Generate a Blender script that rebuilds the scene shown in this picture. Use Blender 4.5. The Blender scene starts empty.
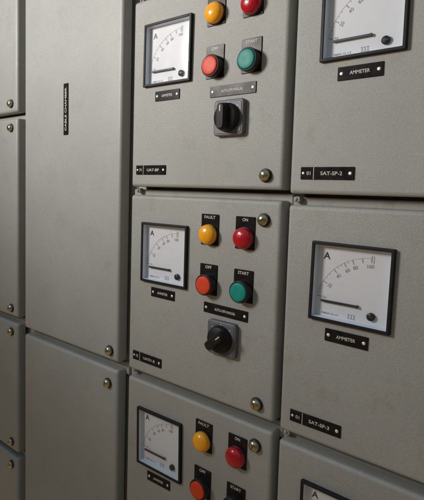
import bpy, bmesh, math, random
from mathutils import Vector, Matrix
from mathutils.geometry import tessellate_polygon
random.seed(4)
S = 0.1                                   # one unit of the layout below is 100 mm
scene = bpy.context.scene
col = scene.collection
PITCH = 3.0024                            # one row of compartments

def W(u, v, w=0.0):                       # panel coordinates (right, up, out) to world metres
    return Vector((u * S, -w * S, v * S))

# ------------------------------------------------------------------ materials
def new_mat(name):
    m = bpy.data.materials.new(name); m.use_nodes = True
    return m, m.node_tree.nodes, m.node_tree.links, m.node_tree.nodes['Principled BSDF']

def coords(N, L, scale=(1, 1, 1), rnd=True):
    tc = N.new('ShaderNodeTexCoord'); mp = N.new('ShaderNodeMapping')
    mp.inputs['Scale'].default_value = scale
    if rnd:
        oi = N.new('ShaderNodeObjectInfo'); mu = N.new('ShaderNodeMath'); mu.operation = 'MULTIPLY'
        mu.inputs[1].default_value = 7.3
        L.new(oi.outputs['Random'], mu.inputs[0])
        ad = N.new('ShaderNodeVectorMath'); ad.operation = 'ADD'
        L.new(tc.outputs['Object'], ad.inputs[0]); L.new(mu.outputs[0], ad.inputs[1])
        L.new(ad.outputs[0], mp.inputs['Vector'])
    else:
        L.new(tc.outputs['Object'], mp.inputs['Vector'])
    return mp.outputs[0]

def noise(N, L, vec, scale, detail=3, rough=0.55):
    n = N.new('ShaderNodeTexNoise'); n.inputs['Scale'].default_value = scale
    n.inputs['Detail'].default_value = detail; n.inputs['Roughness'].default_value = rough
    L.new(vec, n.inputs['Vector']); return n.outputs[0]

def ramp(N, L, fac, stops):
    r = N.new('ShaderNodeValToRGB'); e = r.color_ramp.elements
    e[0].position, e[0].color = stops[0][0], (*stops[0][1], 1)
    e[1].position, e[1].color = stops[1][0], (*stops[1][1], 1)
    for p, c in stops[2:]:
        x = e.new(p); x.color = (*c, 1)
    L.new(fac, r.inputs[0]); return r.outputs[0]

def mix(N, L, fac, a, b, mode='MIX'):
    m = N.new('ShaderNodeMix'); m.data_type = 'RGBA'; m.blend_type = mode
    for s, v in ((0, fac), (6, a), (7, b)):
        if hasattr(v, 'is_linked'): L.new(v, m.inputs[s])
        elif s == 0: m.inputs[s].default_value = v
        else: m.inputs[s].default_value = (*v, 1)
    return m.outputs[2]

def paint(name, base, dirt_amount=0.5, peel=0.35, rough=0.42):
    m, N, L, P = new_mat(name)
    v = coords(N, L)
    big = noise(N, L, v, 9, 4, 0.6)
    c1 = ramp(N, L, big, [(0.30, tuple(x * 0.94 for x in base)), (0.70, tuple(x * 1.05 for x in base))])
    # handling grime: brownish blotches and small specks
    g = noise(N, L, v, 26, 6, 0.7)
    gm = ramp(N, L, g, [(0.56, (0, 0, 0)), (0.80, (dirt_amount,) * 3)])
    c2 = mix(N, L, gm, c1, tuple(b * k for b, k in zip(base, (0.66, 0.60, 0.50))))
    sp = noise(N, L, v, 330, 2, 0.5)
    sm = ramp(N, L, sp, [(0.70, (0, 0, 0)), (0.78, (0.35 * dirt_amount + 0.05,) * 3)])
    c3 = mix(N, L, sm, c2, tuple(b * 0.45 for b in base))
    mot = noise(N, L, v, 620, 2, 0.6)
    c3 = mix(N, L, 1.0, c3, ramp(N, L, mot, [(0.32, (0.86, 0.86, 0.86)), (0.68, (1.0, 1.0, 1.0))]), 'MULTIPLY')
    # hairline scratches and rubbed streaks, in two directions
    for sc_, ang, th_, amt in (((14, 1, 260), 0.5, 0.735, 0.22), ((220, 1, 9), -0.25, 0.745, 0.18)):
        mp = N.new('ShaderNodeMapping'); mp.inputs['Scale'].default_value = sc_; mp.inputs['Rotation'].default_value = (0, ang, 0)
        L.new(v, mp.inputs['Vector'])
        k = ramp(N, L, noise(N, L, mp.outputs[0], 1.0, 2, 0.5), [(th_ - 0.03, (0, 0, 0)), (th_, (amt,) * 3)])
        c3 = mix(N, L, k, c3, tuple(min(1, b * 1.35) for b in base))
    L.new(c3, P.inputs['Base Color'])
    rr = noise(N, L, v, 40, 4, 0.6)
    mr = N.new('ShaderNodeMapRange'); mr.inputs[3].default_value = rough - 0.07; mr.inputs[4].default_value = rough + 0.10
    L.new(rr, mr.inputs[0]); L.new(mr.outputs[0], P.inputs['Roughness'])
    # orange-peel enamel over slightly wavy sheet steel
    fine = noise(N, L, v, 1150, 3, 0.6); wav = noise(N, L, v, 6, 2, 0.5)
    b1 = N.new('ShaderNodeBump'); b1.inputs['Strength'].default_value = peel; b1.inputs['Distance'].default_value = 0.0006
    b2 = N.new('ShaderNodeBump'); b2.inputs['Strength'].default_value = 0.25; b2.inputs['Distance'].default_value = 0.003
    L.new(fine, b1.inputs['Height']); L.new(wav, b2.inputs['Height'])
    L.new(b2.outputs[0], b1.inputs['Normal']); L.new(b1.outputs[0], P.inputs['Normal'])
    P.inputs['Specular IOR Level'].default_value = 0.5
    return m

def plastic(name, colr, rough=0.35, var=0.12, bump=0.0, spec=0.5):
    m, N, L, P = new_mat(name)
    v = coords(N, L)
    n = noise(N, L, v, 120, 4, 0.6)
    c = ramp(N, L, n, [(0.3, tuple(x * (1 - var) for x in colr)), (0.7, tuple(min(1, x * (1 + var)) for x in colr))])
    L.new(c, P.inputs['Base Color'])
    mr = N.new('ShaderNodeMapRange'); mr.inputs[3].default_value = max(0.03, rough - 0.08); mr.inputs[4].default_value = rough + 0.12
    L.new(noise(N, L, v, 60, 3), mr.inputs[0]); L.new(mr.outputs[0], P.inputs['Roughness'])
    P.inputs['Specular IOR Level'].default_value = spec
    if bump:
        b = N.new('ShaderNodeBump'); b.inputs['Strength'].default_value = bump; b.inputs['Distance'].default_value = 0.0004
        L.new(noise(N, L, v, 900, 2), b.inputs['Height']); L.new(b.outputs[0], P.inputs['Normal'])
    return m

def metal(name, colr, rough=0.25):
    m = plastic(name, colr, rough, 0.25)
    m.node_tree.nodes['Principled BSDF'].inputs['Metallic'].default_value = 1.0
    return m

def lens(name, colr, glow=0.0, rough=0.24):
    m = plastic(name, colr, rough, 0.08)
    P = m.node_tree.nodes['Principled BSDF']
    P.inputs['Transmission Weight'].default_value = 0.06
    N, L = m.node_tree.nodes, m.node_tree.links
    vo = N.new('ShaderNodeTexVoronoi'); vo.inputs['Scale'].default_value = 420
    L.new(coords(N, L), vo.inputs['Vector'])
    b = N.new('ShaderNodeBump'); b.inputs['Strength'].default_value = 0.22; b.inputs['Distance'].default_value = 0.0008
    L.new(vo.outputs['Distance'], b.inputs['Height']); L.new(b.outputs[0], P.inputs['Normal'])
    P.inputs['Coat Weight'].default_value = 0.2; P.inputs['Coat Roughness'].default_value = 0.12
    return m

M = {}
PAINT = (0.362, 0.373, 0.362)
M['door'] = paint('door_enamel', PAINT, 0.55, 0.85, 0.34)
M['smooth'] = paint('smooth_door_enamel', (0.352, 0.368, 0.362), 0.40, 0.22, 0.44)
M['frame'] = paint('frame_enamel', (0.365, 0.360, 0.330), 1.2, 0.25, 0.5)
M['black'] = plastic('black_plastic', (0.014, 0.014, 0.016), 0.40, 0.25, 0.1, 0.35)
M['bezel'] = plastic('bezel_black', (0.012, 0.012, 0.014), 0.5, 0.3, 0.15, 0.25)
M['knob'] = plastic('knob_black', (0.011, 0.011, 0.012), 0.5, 0.2, 0.1, 0.25)
M['gasket'] = plastic('gasket_rubber', (0.012, 0.012, 0.012), 0.7, 0.2)
M['engraved'] = plastic('engraved_black_laminate', (0.014, 0.013, 0.013), 0.25, 0.3, 0.08, 0.10)
M['letter'] = plastic('engraved_letter_white', (0.56, 0.55, 0.52), 0.5, 0.15)
M['dial'] = plastic('dial_white', (0.66, 0.69, 0.75), 0.5, 0.02)
M['case'] = plastic('clear_case_wall', (0.58, 0.68, 0.76), 0.3, 0.04)
M['print'] = plastic('dial_print', (0.31, 0.31, 0.34), 0.6, 0.1)
M['needle'] = plastic('needle_black', (0.02, 0.02, 0.025), 0.45, 0.2)
M['amber'] = lens('amber_lens', (1.0, 0.42, 0.006))
M['ruby'] = lens('ruby_lens', (0.44, 0.003, 0.014))
M['orange'] = plastic('orange_red_cap', (0.66, 0.058, 0.018), 0.46, 0.06, 0, 0.3)
M['green'] = plastic('green_cap', (0.006, 0.25, 0.205), 0.46, 0.06, 0, 0.3)
M['greyplate'] = plastic('grey_switch_plate', (0.115, 0.12, 0.135), 0.42, 0.12, 0.2, 0.4)
M['nickel'] = metal('lock_nickel', (0.46, 0.42, 0.29), 0.22)
M['screw'] = metal('screw_steel', (0.85, 0.84, 0.80), 0.55)
M['hinge'] = plastic('hinge_zinc', (0.24, 0.25, 0.26), 0.42, 0.3)

def cover_mat():
    m, N, L, P = new_mat('cover_glass')
    N.remove(P)
    out = N['Material Output']
    tr = N.new('ShaderNodeBsdfTransparent'); gl = N.new('ShaderNodeBsdfGlossy'); gl.inputs['Roughness'].default_value = 0.06
    v = coords(N, L)
    b = N.new('ShaderNodeBump'); b.inputs['Strength'].default_value = 0.05; b.inputs['Distance'].default_value = 0.0005
    L.new(noise(N, L, v, 25, 2), b.inputs['Height']); L.new(b.outputs[0], gl.inputs['Normal'])
    fr = N.new('ShaderNodeFresnel'); fr.inputs['IOR'].default_value = 1.45
    mx = N.new('ShaderNodeMixShader')
    ge = N.new('ShaderNodeNewGeometry'); iv = N.new('ShaderNodeMath'); iv.operation = 'SUBTRACT'; iv.inputs[0].default_value = 1
    L.new(ge.outputs['Backfacing'], iv.inputs[1]); mu = N.new('ShaderNodeMath'); mu.operation = 'MULTIPLY'
    L.new(fr.outputs[0], mu.inputs[0]); L.new(iv.outputs[0], mu.inputs[1]); L.new(mu.outputs[0], mx.inputs[0]); L.new(tr.outputs[0], mx.inputs[1]); L.new(gl.outputs[0], mx.inputs[2])
    L.new(mx.outputs[0], out.inputs[0])
    return m
M['glass'] = cover_mat()

# ------------------------------------------------------------------ mesh building
class MB:
    """Collects shapes in panel coordinates and links them as ONE mesh object."""
    def __init__(self):
        self.v = []; self.f = []; self.mi = []; self.sm = []; self.mats = []
    def mat(self, key):
        if key not in self.mats: self.mats.append(key)
        return self.mats.index(key)
    def face(self, idx, mat, smooth=False):
        self.f.append(idx); self.mi.append(self.mat(mat)); self.sm.append(smooth)
    def add(self, pts):
        n = len(self.v); self.v += [tuple(p) for p in pts]; return list(range(n, n + len(pts)))
    def loft(self, loops, mat, smooth=True, cap_end=True, cap_start=False):
        ids = [self.add(l) for l in loops]
        for a, b in zip(ids, ids[1:]):
            n = len(a)
            for i in range(n):
                self.face((a[i], a[(i + 1) % n], b[(i + 1) % n], b[i]), mat, smooth)
        if cap_end:
            c = self.add(loops[-1]); self.face(tuple(c), mat, False)
        if cap_start:
            c = self.add(loops[0]); self.face(tuple(reversed(c)), mat, False)
    def lathe(self, cu, cv, prof, mat, n=40, smooth=True, cap=True, rib=None):
        loops = []
        for k, (r, w) in enumerate(prof):
            l = []
            for i in range(n):
                a = 2 * math.pi * i / n
                rr = r * (1 + (rib if (rib and i % 2 and r > 0.02) else 0))
                l.append((cu + rr * math.cos(a), cv + rr * math.sin(a), w))
            loops.append(l)
        self.loft(loops, mat, smooth, cap)
    def rbox(self, u0, v0, u1, v1, w0, w1, mat, r=0.01, bev=0.004, seg=2, rot=0, back=False, cseg=3):
        loops = [rrect(u0, v0, u1, v1, r, w0, cseg)]
        for k in range(seg + 1):
            a = math.pi / 2 * k / seg
            i = bev * (1 - math.cos(a)); w = w1 - bev + bev * math.sin(a)
            loops.append(rrect(u0 + i, v0 + i, u1 - i, v1 - i, max(r - i, 0.0005), w, cseg))
        if rot:
            cu, cv = (u0 + u1) / 2, (v0 + v1) / 2; c, s = math.cos(rot), math.sin(rot)
            loops = [[(cu + (x - cu) * c - (y - cv) * s, cv + (x - cu) * s + (y - cv) * c, w) for x, y, w in l] for l in loops]
        self.loft(loops, mat, True, True, back)
    def text(self, s, cu, cv, w, h, mat, width=None, rot=0, thick=0.0025):
        cu_ = bpy.data.curves.new('txt', 'FONT'); cu_.body = s; cu_.align_x = 'CENTER'; cu_.align_y = 'CENTER'
        cu_.resolution_u = 3; cu_.offset = 0.012; cu_.extrude = 0.01
        o = bpy.data.objects.new('txt', cu_)
        me = bpy.data.meshes.new_from_object(o)
        xs = [p.co.x for p in me.vertices]; ys = [p.co.y for p in me.vertices]
        if xs:
            w0 = max(xs) - min(xs); h0 = max(ys) - min(ys)
            ky = h / h0; kx = (width / w0) if width else ky
            mx_, my_ = (max(xs) + min(xs)) / 2, (max(ys) + min(ys)) / 2
            c, sn = math.cos(rot), math.sin(rot)
            pts = []
            for p in me.vertices:
                x, y = (p.co.x - mx_) * kx, (p.co.y - my_) * ky
                pts.append((cu + x * c - y * sn, cv + x * sn + y * c, w + (thick if p.co.z > 0 else -0.001)))
            ids = self.add(pts)
            for f in me.polygons: self.face(tuple(ids[i] for i in f.vertices), mat)
        bpy.data.meshes.remove(me); bpy.data.objects.remove(o); bpy.data.curves.remove(cu_)
    def strip(self, pts, th, w, mat):
        """flat printed line through pts, th wide"""
        n = len(pts); L_, R_ = [], []
        for i in range(n):
            a = Vector(pts[max(0, i - 1)]); b = Vector(pts[min(n - 1, i + 1)])
            d = (b - a).normalized(); nn = Vector((-d.y, d.x)) * th / 2
            p = Vector(pts[i]); L_.append((p.x + nn.x, p.y + nn.y, w)); R_.append((p.x - nn.x, p.y - nn.y, w))
        a = self.add(L_); b = self.add(R_)
        for i in range(n - 1): self.face((a[i], b[i], b[i + 1], a[i + 1]), mat)
    def build(self, name, parent=None, loc=(0, 0, 0), rot=0.0):
        me = bpy.data.meshes.new(name)
        me.from_pydata([W(*p) for p in self.v], [], self.f)
        for k in self.mats: me.materials.append(M[k])
        me.polygons.foreach_set('material_index', self.mi)
        me.polygons.foreach_set('use_smooth', self.sm)
        me.update()
        return link(name, me, parent, loc, rot)

def link(name, me, parent=None, loc=(0, 0, 0), rot=0.0):
    o = bpy.data.objects.new(name, me); col.objects.link(o)
    o.parent = parent; o.location = W(*loc); o.rotation_euler = (0, -rot, 0)
    return o

def rrect(u0, v0, u1, v1, r, w, cseg=3):
    r = min(r, (u1 - u0) / 2 - 1e-4, (v1 - v0) / 2 - 1e-4)
    out = []
    for cx, cy, a0 in ((u1 - r, v0 + r, -90), (u1 - r, v1 - r, 0), (u0 + r, v1 - r, 90), (u0 + r, v0 + r, 180)):
        for k in range(cseg + 1):
            a = math.radians(a0 + 90 * k / cseg)
            out.append((cx + r * math.cos(a), cy + r * math.sin(a), w))
    return out

def thing(name, label, cat, loc, group=None):
    o = bpy.data.objects.new(name, None); col.objects.link(o); o.location = W(*loc)
    o.empty_display_size = 0.02
    o['label'] = label; o['category'] = cat
    if group: o['group'] = group
    return o

def copy_part(src, parent, loc, rot=0.0):
    """a part and its sub-parts again, under another door"""
    c = src.copy(); col.objects.link(c); c.parent = parent; c.location = W(*loc); c.rotation_euler = (0, -rot, 0)
    for ch in src.children:
        d = ch.copy(); col.objects.link(d); d.parent = c
    return c

DEPTH = 0.20                               # how far a door stands out from its frame
def panel_mesh(u0, v0, u1, v1, hole=None, mat='door', R=0.05, corner=0.035):
    b = MB()
    loops = [rrect(u0, v0, u1, v1, corner, -DEPTH, 4), rrect(u0, v0, u1, v1, corner, -R, 4)]
    for k in range(1, 7):
        a = math.pi / 2 * k / 6; i = R * (1 - math.cos(a))
        loops.append(rrect(u0 + i, v0 + i, u1 - i, v1 - i, corner, -R + R * math.sin(a), 4))
    b.loft(loops, mat, True, False)
    outer = loops[-1]
    if hole:
        hl = rrect(*hole, 0.01, 0.0, 2)
        tri = tessellate_polygon([[Vector(p) for p in outer], [Vector(p) for p in reversed(hl)]])
        ids = b.add(outer + list(reversed(hl)))
        P = outer + list(reversed(hl))
        for t in tri:
            a_, b_, c_ = (Vector(P[i]) for i in t)
            if (b_ - a_).cross(c_ - a_).z < 0: t = (t[0], t[2], t[1])
            b.face(tuple(ids[i] for i in t), mat)
        b.loft([hl, [(x, y, -0.15) for x, y, _ in hl]], mat, False, False)
    else:
        b.face(tuple(b.add(outer)), mat)
    return b

# ------------------------------------------------------------------ devices (local origin = centre on the door face)
def make_ammeter(parent, loc, rot=0.0):
    h = 0.468; f = 0.034; F = 0.05; D = -0.052
    b = MB()
    o0 = [rrect(-h, -h, h, h, 0.012, 0.0), rrect(-h, -h, h, h, 0.012, F - 0.008), rrect(-h + .004, -h + .004, h - .004, h - .004, 0.010, F - 0.002),
          rrect(-h + .010, -h + .010, h - .010, h - .010, 0.008, F), rrect(-h + f, -h + f, h - f, h - f, 0.006, F),
          rrect(-h + f + .004, -h + f + .004, h - f - .004, h - f - .004, 0.006, F - 0.006), rrect(-h + f + .004, -h + f + .004, h - f - .004, h - f - .004, 0.006, F - 0.018)]
    b.loft(o0, 'bezel', False, False)
    bez = b.build('ammeter', parent, loc, rot)
    # white tray with the printed quadrant scale
    i = h - f - 0.004
    t = MB()
    t.loft([rrect(-i, -i, i, i, 0.006, F - 0.018), rrect(-i + .008, -i + .008, i - .008, i - .008, 0.006, D)], 'case', False, False)
    q = rrect(-i + .008, -i + .008, i - .008, i - .008, 0.006, D)
    t.face(tuple(t.add(q)), 'dial')
    z = D + 0.002
    px, py = 0.232, -0.325                                   # pivot of the quadrant scale
    def P(r, a): return (px + r * math.cos(math.radians(a)), py + r * math.sin(math.radians(a)))
    r0 = 0.645
    t.strip([P(r0 + .012, a) for a in range(92, 170, 3)], 0.003, z, 'print')
    for a, maj in ((168, 1), (164, 0), (160, 0), (156, 0), (151, 1), (146, 0), (141, 0), (134, 1), (129, 0), (125, 0), (121, 1), (117, 0), (112, 1), (102, 1), (93, 1)):
        t.strip([P(r0 + 0.012, a), P(r0 - (0.040 if maj else 0.012), a)], 0.011 if maj else 0.005, z + 0.0005, 'print')
    for a, n_ in ((167, '0'), (151, '20'), (134.5, '40'), (121.5, '60'), (111.5, '80'), (94, '160')):
        x, y = P(r0 - 0.080, a); t.text(n_, x, y, z, 0.042, 'print', rot=math.radians(a - 90), thick=0.0008)
    t.text('A', -0.315, 0.300, z, 0.082, 'needle', thick=0.0012)
    t.text('100/5A CL.1.5', -0.245, -0.385, z, 0.024, 'print', width=0.20, thick=0.0008)
    for dx in (-0.02, 0.012, 0.044): t.strip([(dx, -0.355), (dx, -0.392)], 0.010, z, 'print')
    t.strip([(-0.035, -0.350), (0.06, -0.350)], 0.006, z, 'print'); t.strip([(-0.035, -0.397), (0.06, -0.397)], 0.006, z, 'print')
    t.strip([(0.20, 0.30), (0.20, 0.355), (0.225, 0.355), (0.225, 0.27)], 0.008, z, 'print')
    t.build('dial', bez)
    n = MB()
    n.rbox(-0.350, -0.250, 0.080, -0.224, D + 0.016, D + 0.034, 'needle', 0.004, 0.003, back=True)
    n.rbox(0.066, -0.254, 0.092, -0.220, D + 0.012, D + 0.036, 'needle', 0.01, 0.003, back=True)
    n.build('needle', bez)
    a = MB()
    a.lathe(0.235, -0.322, [(0.045, D + 0.001), (0.045, D + 0.030), (0.040, D + 0.036), (0.0005, D + 0.036)], 'black', 24, cap=False)
    a.rbox(0.197, -0.328, 0.273, -0.316, D + 0.034, D + 0.040, 'needle', 0.002, 0.002)
    a.build('zero_adjuster', bez)
    g = MB()
    gi = h - f - 0.0035
    g.loft([rrect(-gi, -gi, gi, gi, 0.006, F - 0.015), rrect(-gi, -gi, gi, gi, 0.006, F - 0.009)], 'glass', False, True, True)
    g.build('cover_glass', bez)
    return bez

def screws(b, xs, v, w, r=0.021):
    for x in xs:
        b.lathe(x, v, [(r, w), (r * .92, w + .005), (r * .6, w + .0075), (0.001, w + .008)], 'screw', 14)

def nameplate(parent, loc, wd, ht, txt, rot=0.0, divider=None, num=None, name='nameplate', turn=0, sc=(1, 1), tw=None, th=None):
    b = MB()
    b.rbox(-wd / 2, -ht / 2, wd / 2, ht / 2, 0.0, 0.013, 'engraved', 0.004, 0.003)
    x0, x1 = -wd / 2 + 0.045, wd / 2 - 0.045
    if divider is not None:
        dx = -wd / 2 + divider
        b.rbox(dx - .004, -ht / 2 + .002, dx + .004, ht / 2 - .002, 0.0125, 0.0145, 'letter', 0.001, 0.001)
        b.text(num, -wd / 2 + divider * 0.62, 0, 0.013, ht * 0.30, 'letter', width=divider * 0.30)
        screws(b, (-wd / 2 + 0.034,), 0, 0.013, 0.017)
        screws(b, (x1,), 0, 0.013, 0.021)
        a, c = dx + 0.04, x1 - 0.045
        b.text(txt, (a + c) / 2, 0, 0.013, ht * 0.29, 'letter', width=(c - a) * 0.74)
    elif turn:
        b.text(txt, 0, 0, 0.013, ht * 0.38, 'letter', width=wd * 0.84)
    else:
        if sc[0]: screws(b, (x0, x1), 0, 0.013)
        w_ = tw or (x1 - x0) * 0.54
        b.text(txt, 0, 0, 0.013, th or ht * 0.26, 'letter', width=w_)
    return b.build(name, parent, loc, rot + turn + random.uniform(-0.009, 0.009))

def make_legend(parent, txt, tw):
    b = MB()
    b.rbox(-0.150, -0.150, 0.150, 0.285, 0.0, 0.014, 'engraved', 0.008, 0.004)
    b.text(txt, 0, 0.243, 0.014, 0.042, 'letter', width=tw)
    return b.build('legend_plate', parent)

def make_lamp(parent, loc, colour, txt, tw):
    b = MB()
    R = 0.142
    prof = [(R, 0.035), (R, 0.062), (R * .985, 0.075)]
    for k in range(1, 9):
        a = math.pi / 2 * k / 9
        prof.append((R * .985 * math.cos(a), 0.075 + 0.078 * math.sin(a)))
    prof.append((0.002, 0.153))
    b.lathe(0, 0, prof, colour, 72, rib=(-0.035 if colour == 'amber' else None))
    o = b.build('indicator_light', parent, loc)
    c = MB()
    c.lathe(0, 0, [(0.150, 0.013), (0.150, 0.034), (0.146, 0.040), (0.132, 0.040)], 'black', 48, cap=False)
    c.build('collar', o)
    make_legend(o, txt, tw)
    return o

def make_button(parent, loc, colour, txt, tw):
    b = MB()
    b.lathe(0, 0, [(0.150, 0.013), (0.150, 0.105), (0.147, 0.118), (0.141, 0.124), (0.130, 0.124), (0.127, 0.118), (0.127, 0.09)], 'black', 48, cap=False)
    o = b.build('push_button', parent, loc)
    c = MB()
    c.lathe(0, 0, [(0.125, 0.09), (0.125, 0.130), (0.120, 0.139), (0.110, 0.143), (0.05, 0.140), (0.001, 0.139)], colour, 48)
    c.build('button_cap', o)
    make_legend(o, txt, tw)
    return o

def make_switch(parent, loc, turn):
    b = MB()
    b.rbox(-0.238, -0.238, 0.238, 0.238, 0.0, 0.075, 'greyplate', 0.05, 0.018, 3, cseg=6)
    b.rbox(-0.210, -0.210, 0.210, 0.210, 0.0745, 0.082, 'greyplate', 0.04, 0.006, 2, cseg=6)
    for a in (0, 45, 90):
        r = math.radians(90 + a - 45); c, s = math.cos(r), math.sin(r)
        b.strip([(0.196 * c, 0.196 * s), (0.215 * c, 0.215 * s)], 0.012, 0.0835, 'letter')
    o = b.build('rotary_switch', parent, loc)
    k = MB()
    k.lathe(0, 0, [(0.190, 0.080), (0.190, 0.120), (0.180, 0.150), (0.165, 0.165), (0.02, 0.168), (0.001, 0.168)], 'knob', 60, rib=-0.02)
    # tapering grip bar across the skirt
    lo = []
    for w, hw, hl, r in ((0.140, 0.078, 0.180, 0.05), (0.21, 0.066, 0.174, 0.05), (0.252, 0.058, 0.166, 0.045), (0.265, 0.048, 0.154, 0.04)):
        lo.append(rrect(-hw, -hl, hw, hl, r, w, 6))
    k.loft(lo, 'knob', True, True)
    k.rbox(-0.008, 0.06, 0.008, 0.14, 0.2645, 0.267, 'letter', 0.003, 0.001)
    k.build('knob', o, (0, 0, 0), turn)
    return o

def make_lock(parent, loc, turn=0.5):
    b = MB()
    prof = [(0.088, 0.0), (0.088, 0.018), (0.080, 0.026), (0.074, 0.026)]
    b.lathe(0, 0, prof, 'black', 32, cap=False)
    prof = [(0.073, 0.02), (0.073, 0.045)]
    for k in range(1, 8):
        a = math.pi / 2 * k / 8
        prof.append((0.073 * math.cos(a), 0.045 + 0.045 * math.sin(a)))
    prof.append((0.001, 0.09))
    b.lathe(0, 0, prof, 'nickel', 32)
    b.rbox(-0.034, -0.006, 0.034, 0.006, 0.078, 0.0908, 'gasket', 0.003, 0.002, rot=turn)
    return b.build('lock', parent, loc)

def make_hinge(parent, loc, mt='hinge'):
    b = MB()
    b.rbox(0.0, -0.038, 0.09, 0.034, -0.19, -0.12, mt, 0.02, 0.012, back=True)
    b.lathe(0.035, 0.0, [(0.022, -0.13), (0.022, -0.110), (0.015, -0.104), (0.001, -0.104)], mt, 16)
    return b.build('hinge', parent, loc)

# ------------------------------------------------------------------ doors
G_A = 'grey control units with a meter, lamps, buttons and a switch'
G_B = 'wide grey units with a single meter'
AL, AR, AT, AB = -0.265, 2.445, 0.405, -2.464
BL_, BR_, BT, BB = 2.537, 5.22, 0.362, -2.502
CT = {}
first = {}
def control_door(row, label, ids, shifts):
    v0 = -row * PITCH
    d = thing('switchgear_unit', label, 'switchgear unit', (AL, AB + v0, 0), G_A)
    ou, ov = -AL, -AB
    L_ = lambda u, v, w=0: (u + ou, v + ov, w)
    mu, mv = 0.492 + shifts['m'][0], -0.482 + shifts['m'][1]
    mr = shifts['m'][2]
    panel_mesh(0, 0, AR - AL, AT - AB, (mu + ou - .452, mv + ov - .452, mu + ou + .452, mv + ov + .452)).build('door_panel', d)
    make_one('meter', make_ammeter, d, L_(mu, mv), mr)
    nameplate(d, L_(0.481, -1.096), 0.485, 0.146, 'AMMETER', shifts.get('l', 0))
    make_one('amber', lambda p, l: make_lamp(p, l, 'amber', 'FAULT', 0.19), d, L_(1.350, -0.105))
    make_one('ruby', lambda p, l: make_lamp(p, l, 'ruby', 'ON', 0.085), d, L_(1.930, -0.105))
    make_one('stop', lambda p, l: make_button(p, l, 'orange', 'OFF', 0.11), d, L_(1.350, -0.810))
    make_one('start', lambda p, l: make_button(p, l, 'green', 'START', 0.17), d, L_(1.930, -0.815))
    nameplate(d, L_(1.650, -1.149), 0.733, 0.146, 'AUTO-OFF-MANUAL', shifts.get('s', 0), name='switch_nameplate')
    make_switch(d, L_(1.642, -1.520), shifts['k'])
    nameplate(d, L_(0.170, -2.202), 0.630, 0.144, ids[1], shifts.get('i', 0), divider=0.16, num=ids[0], name='identification_plate')
    make_lock(d, L_(2.205, 0.152), shifts['t'][0]); make_lock(d, L_(2.205, -2.282), shifts['t'][1])
    make_hinge(d, (0.0, -0.062, 0)); 
    return d

def make_one(key, fn, parent, loc, rot=0.0):
    if key not in first:
        first[key] = fn(parent, loc) if not rot else fn(parent, loc, rot)
        return first[key]
    return copy_part(first[key], parent, loc, rot)

control_door(0, 'middle-row grey control unit with amber, red and green devices above a turned switch',
             ('72', 'UAT01-B'), dict(m=(0, 0, 0), k=-0.85, t=(0.6, 1.9), s=-0.012))
control_door(-1, 'upper grey control unit with pale orange and pale green buttons above a rotary switch',
             ('71', 'UAT-BP'), dict(m=(-.018, .010, -0.010), k=0.0, t=(0.3, 2.4)))
control_door(1, 'lowest grey control unit, its meter and lamps near the bottom edge of the photo',
             ('73', 'UAT02-B'), dict(m=(-.012, .0, 0.02), k=0.7, t=(1.2, 0.2), l=0.03))

def meter_door(row, label, ids, m):
    v0 = -row * PITCH
    d = thing('switchgear_unit', label, 'switchgear unit', (BL_, BB + v0, 0), G_B)
    ou, ov = -BL_, -BB
    L_ = lambda u, v, w=0: (u + ou, v + ov, w)
    mu, mv = 3.352 + m[0], -0.520 + m[1]
    panel_mesh(0, 0, BR_ - BL_, BT - BB, (mu + ou - .452, mv + ov - .452, mu + ou + .452, mv + ov + .452)).build('door_panel', d)
    make_one('meter', make_ammeter, d, L_(mu, mv), m[2])
    nameplate(d, L_(3.335, -1.143), 0.50, 0.150, 'AMMETER', m[3])
    nameplate(d, L_(3.010, -2.256), 0.645, 0.147, ids[1], 0, divider=0.165, num=ids[0], name='identification_plate')
    make_lock(d, L_(BR_ - 0.24, 0.11), 0.4); make_lock(d, L_(BR_ - 0.24, -2.32), 1.3)
    make_hinge(d, (0.0, -0.07, 0), 'frame')
    return d
meter_door(0, 'wide grey door at right with the large meter marked A facing the camera', ('01', 'SAT-SP-3'), (0, 0, -0.012, -0.01))
meter_door(-1, 'upper right grey door with the bottom of a meter and the tag SAT-SP-2', ('01', 'SAT-SP-2'), (-.01, 0, 0, 0))
meter_door(1, 'bottom right grey door with only a corner of its meter showing', ('02', 'SAT-SP-4'), (0.0, 0.045, 0, 0))

def plain_door(u0, v0, u1, v1, label, locks, tag=None, hinges=()):
    d = thing('cable_compartment', label, 'switchgear unit', (u0, v0, 0), 'plain smooth grey doors')
    panel_mesh(0, 0, u1 - u0, v1 - v0, None, 'smooth', 0.06).build('door_panel', d)
    for (x, y, t) in locks: make_lock(d, (x - u0, y - v0, 0), t)
    if tag:
        nameplate(d, (tag[0] - u0, tag[1] - v0, 0), 0.93, 0.135, tag[2], 0, turn=math.pi / 2)
    return d
C1L, C1R = -3.425, -0.525
plain_door(C1L, -2.462, C1R, 6.30, 'tall plain grey door with a vertical black nameplate', [(-0.722, -2.285, 0.5)], (-2.020, 1.920, 'CABLE CHAMBER'))
plain_door(C1L, -7.40, C1R, -2.600, 'plain grey door below the tall one, lock at its top right corner', [(-0.755, -2.87, 1.1)])
C0L, C0R = -6.60, -3.70
plain_door(C0L, 2.02, C0R, 6.30, 'topmost grey door at the left edge, above the higher joint', [(-3.93, 2.20, 0.3)])
plain_door(C0L, -2.32, C0R, 1.89, 'middle grey door at the left edge of the photo, between two joints', [(-3.93, -2.14, 0.8), (-3.93, 1.70, 1.9)])
plain_door(C0L, -5.33, C0R, -2.46, 'grey door at the left edge just below the lower joint', [(-3.93, -2.66, 0.2), (-3.93, -5.14, 0.2)])
plain_door(C0L, -7.40, C0R, -5.47, 'lowest grey door at the left edge of the photo', [(-3.93, -5.66, 0.2)])

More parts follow.
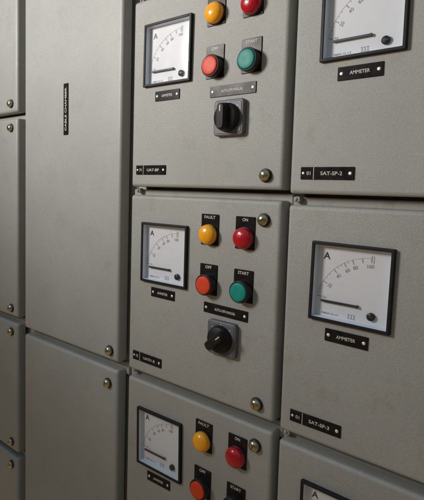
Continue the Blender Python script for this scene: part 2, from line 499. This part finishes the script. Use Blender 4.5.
# the doors just above the picture: their lower edges close the top joint
d = thing('switchgear_unit', 'grey door cut off at the top edge above the upper control door', 'switchgear unit', (AL, AB + 2 * PITCH, 0))
panel_mesh(0, 0, AR - AL, AT - AB).build('door_panel', d)
make_lock(d, (2.205 - AL, -2.282 - AB, 0), 0.5); make_hinge(d, (0, -0.062, 0))

# ------------------------------------------------------------------ cabinet frames behind the doors
def frame(label, posts, rails, u0, u1):
    f = thing('cabinet_frame', label, 'cabinet frame', (u0, -7.5, -DEPTH))
    for a, b_ in posts:
        m = MB(); m.rbox(a - u0, 0, b_ - u0, 13.9, -0.31, -0.090, 'frame', 0.01, 0.008, back=True); m.build('post', f)
    for a, b_, y0, y1, lift in rails:
        m = MB(); m.rbox(a - u0, y0 + 7.5, b_ - u0, y1 + 7.5, -0.24, lift, 'frame', 0.01, 0.012, back=True); m.build('rail', f)
    m = MB(); m.rbox(posts[0][1] - u0 + .01, 0.02, posts[-1][0] - u0 - .01, 13.85, -3.8, -0.32, 'frame', 0.01, 0.01, back=True); m.build('enclosure', f)
    return f
midA = lambda r: (AB + AT) / 2 - PITCH * r - PITCH / 2 + 0.0
rl = []
for r in (-2, -1, 0, 1):
    yc = (AB - r * PITCH + AT - (r + 1) * PITCH) / 2 - 0.02
    rl.append((-0.390, 2.490, yc - 0.17, AB - (r + 0) * PITCH - 0.045, -0.003))
    rl.append((2.493, 5.35, yc - 0.17, BB - (r + 0) * PITCH - 0.042, -0.003))
frame('grey frame showing in the joints around the meter doors', [(-0.395, -0.20), (2.42, 2.60), (5.15, 5.45)], rl, -0.395, 5.45)
frame('grey frame showing around the tall plain door', [(-3.555, -3.25), (-0.70, -0.405)], [(-3.50, -0.45, -2.70, -2.505, -0.003)], -3.555, -0.405)
frame('grey frame strip at the far left edge of the photo', [(-6.75, -6.45), (-3.85, -3.565)],
      [(-6.7, -3.60, 1.80, 1.975, -0.003), (-6.7, -3.60, -2.55, -2.365, -0.003), (-6.7, -3.60, -5.55, -5.375, -0.003)], -6.75, -3.565)

# ------------------------------------------------------------------ lights
def area(name, pos, target, size, power, colr, size_y=None):
    l = bpy.data.lights.new(name, 'AREA'); l.energy = power; l.color = colr; l.size = size
    if size_y: l.shape = 'RECTANGLE'; l.size_y = size_y
    o = bpy.data.objects.new(name, l); col.objects.link(o)
    p = W(*pos); o.location = p
    o.rotation_euler = (W(*target) - p).to_track_quat('-Z', 'Y').to_euler()
    return o
sp = bpy.data.lights.new('ceiling_lamp', 'SPOT'); sp.energy = 74; sp.color = (1.0, 0.94, 0.88)
sp.spot_size = math.radians(98); sp.spot_blend = 1.0; sp.shadow_soft_size = 0.17
so = bpy.data.objects.new('ceiling_lamp', sp); col.objects.link(so)
so.location = W(-5.6, 5.6, 10.2)
so.rotation_euler = (W(-0.6, 6.0, 0) - so.location).to_track_quat('-Z', 'Y').to_euler()

w = bpy.data.worlds.new('World'); scene.world = w; w.use_nodes = True
N, L = w.node_tree.nodes, w.node_tree.links
bg = N['Background']
tc = N.new('ShaderNodeTexCoord'); sx = N.new('ShaderNodeSeparateXYZ'); L.new(tc.outputs['Generated'], sx.inputs[0])
mr = N.new('ShaderNodeMapRange'); mr.inputs[1].default_value = -0.7; mr.inputs[2].default_value = 0.9
L.new(sx.outputs['Z'], mr.inputs[0])
c = ramp(N, L, mr.outputs[0], [(0.0, (0.66, 0.43, 0.19)), (1.0, (0.68, 0.84, 1.0)), (0.5, (0.19, 0.17, 0.135))])
L.new(c, bg.inputs[0]); bg.inputs[1].default_value = 0.45

# ------------------------------------------------------------------ camera
cam = bpy.data.cameras.new('camera'); co = bpy.data.objects.new('camera', cam); col.objects.link(co)
R = [[0.7349667306452025, -0.0697793264717028, 0.6745033361235938],
     [0.0224257559381144, 0.9966484307841716, 0.078670139735814],
     [-0.6777322408704681, -0.042693688205680834, 0.7340682929210944]]
m = Matrix.Identity(4)
for j in range(3):
    a, b, c_ = R[0][j], R[1][j], R[2][j]
    m[0][j], m[1][j], m[2][j] = a, -c_, b
p = W(5.49207268, 0.55768239, 5.50296578)
m[0][3], m[1][3], m[2][3] = p
co.matrix_world = m
cam.sensor_fit = 'HORIZONTAL'; cam.sensor_width = 36
cam.lens = 490.94629 / 424 * 36
cam.shift_x = (212 - 162.34677) / 424
cam.shift_y = (224.67965 - 250) / 424
cam.clip_start = 0.01; cam.clip_end = 50
scene.camera = co

scene.view_settings.view_transform = 'Standard'
scene.view_settings.look = 'None'
scene.view_settings.exposure = 0
scene.view_settings.gamma = 1
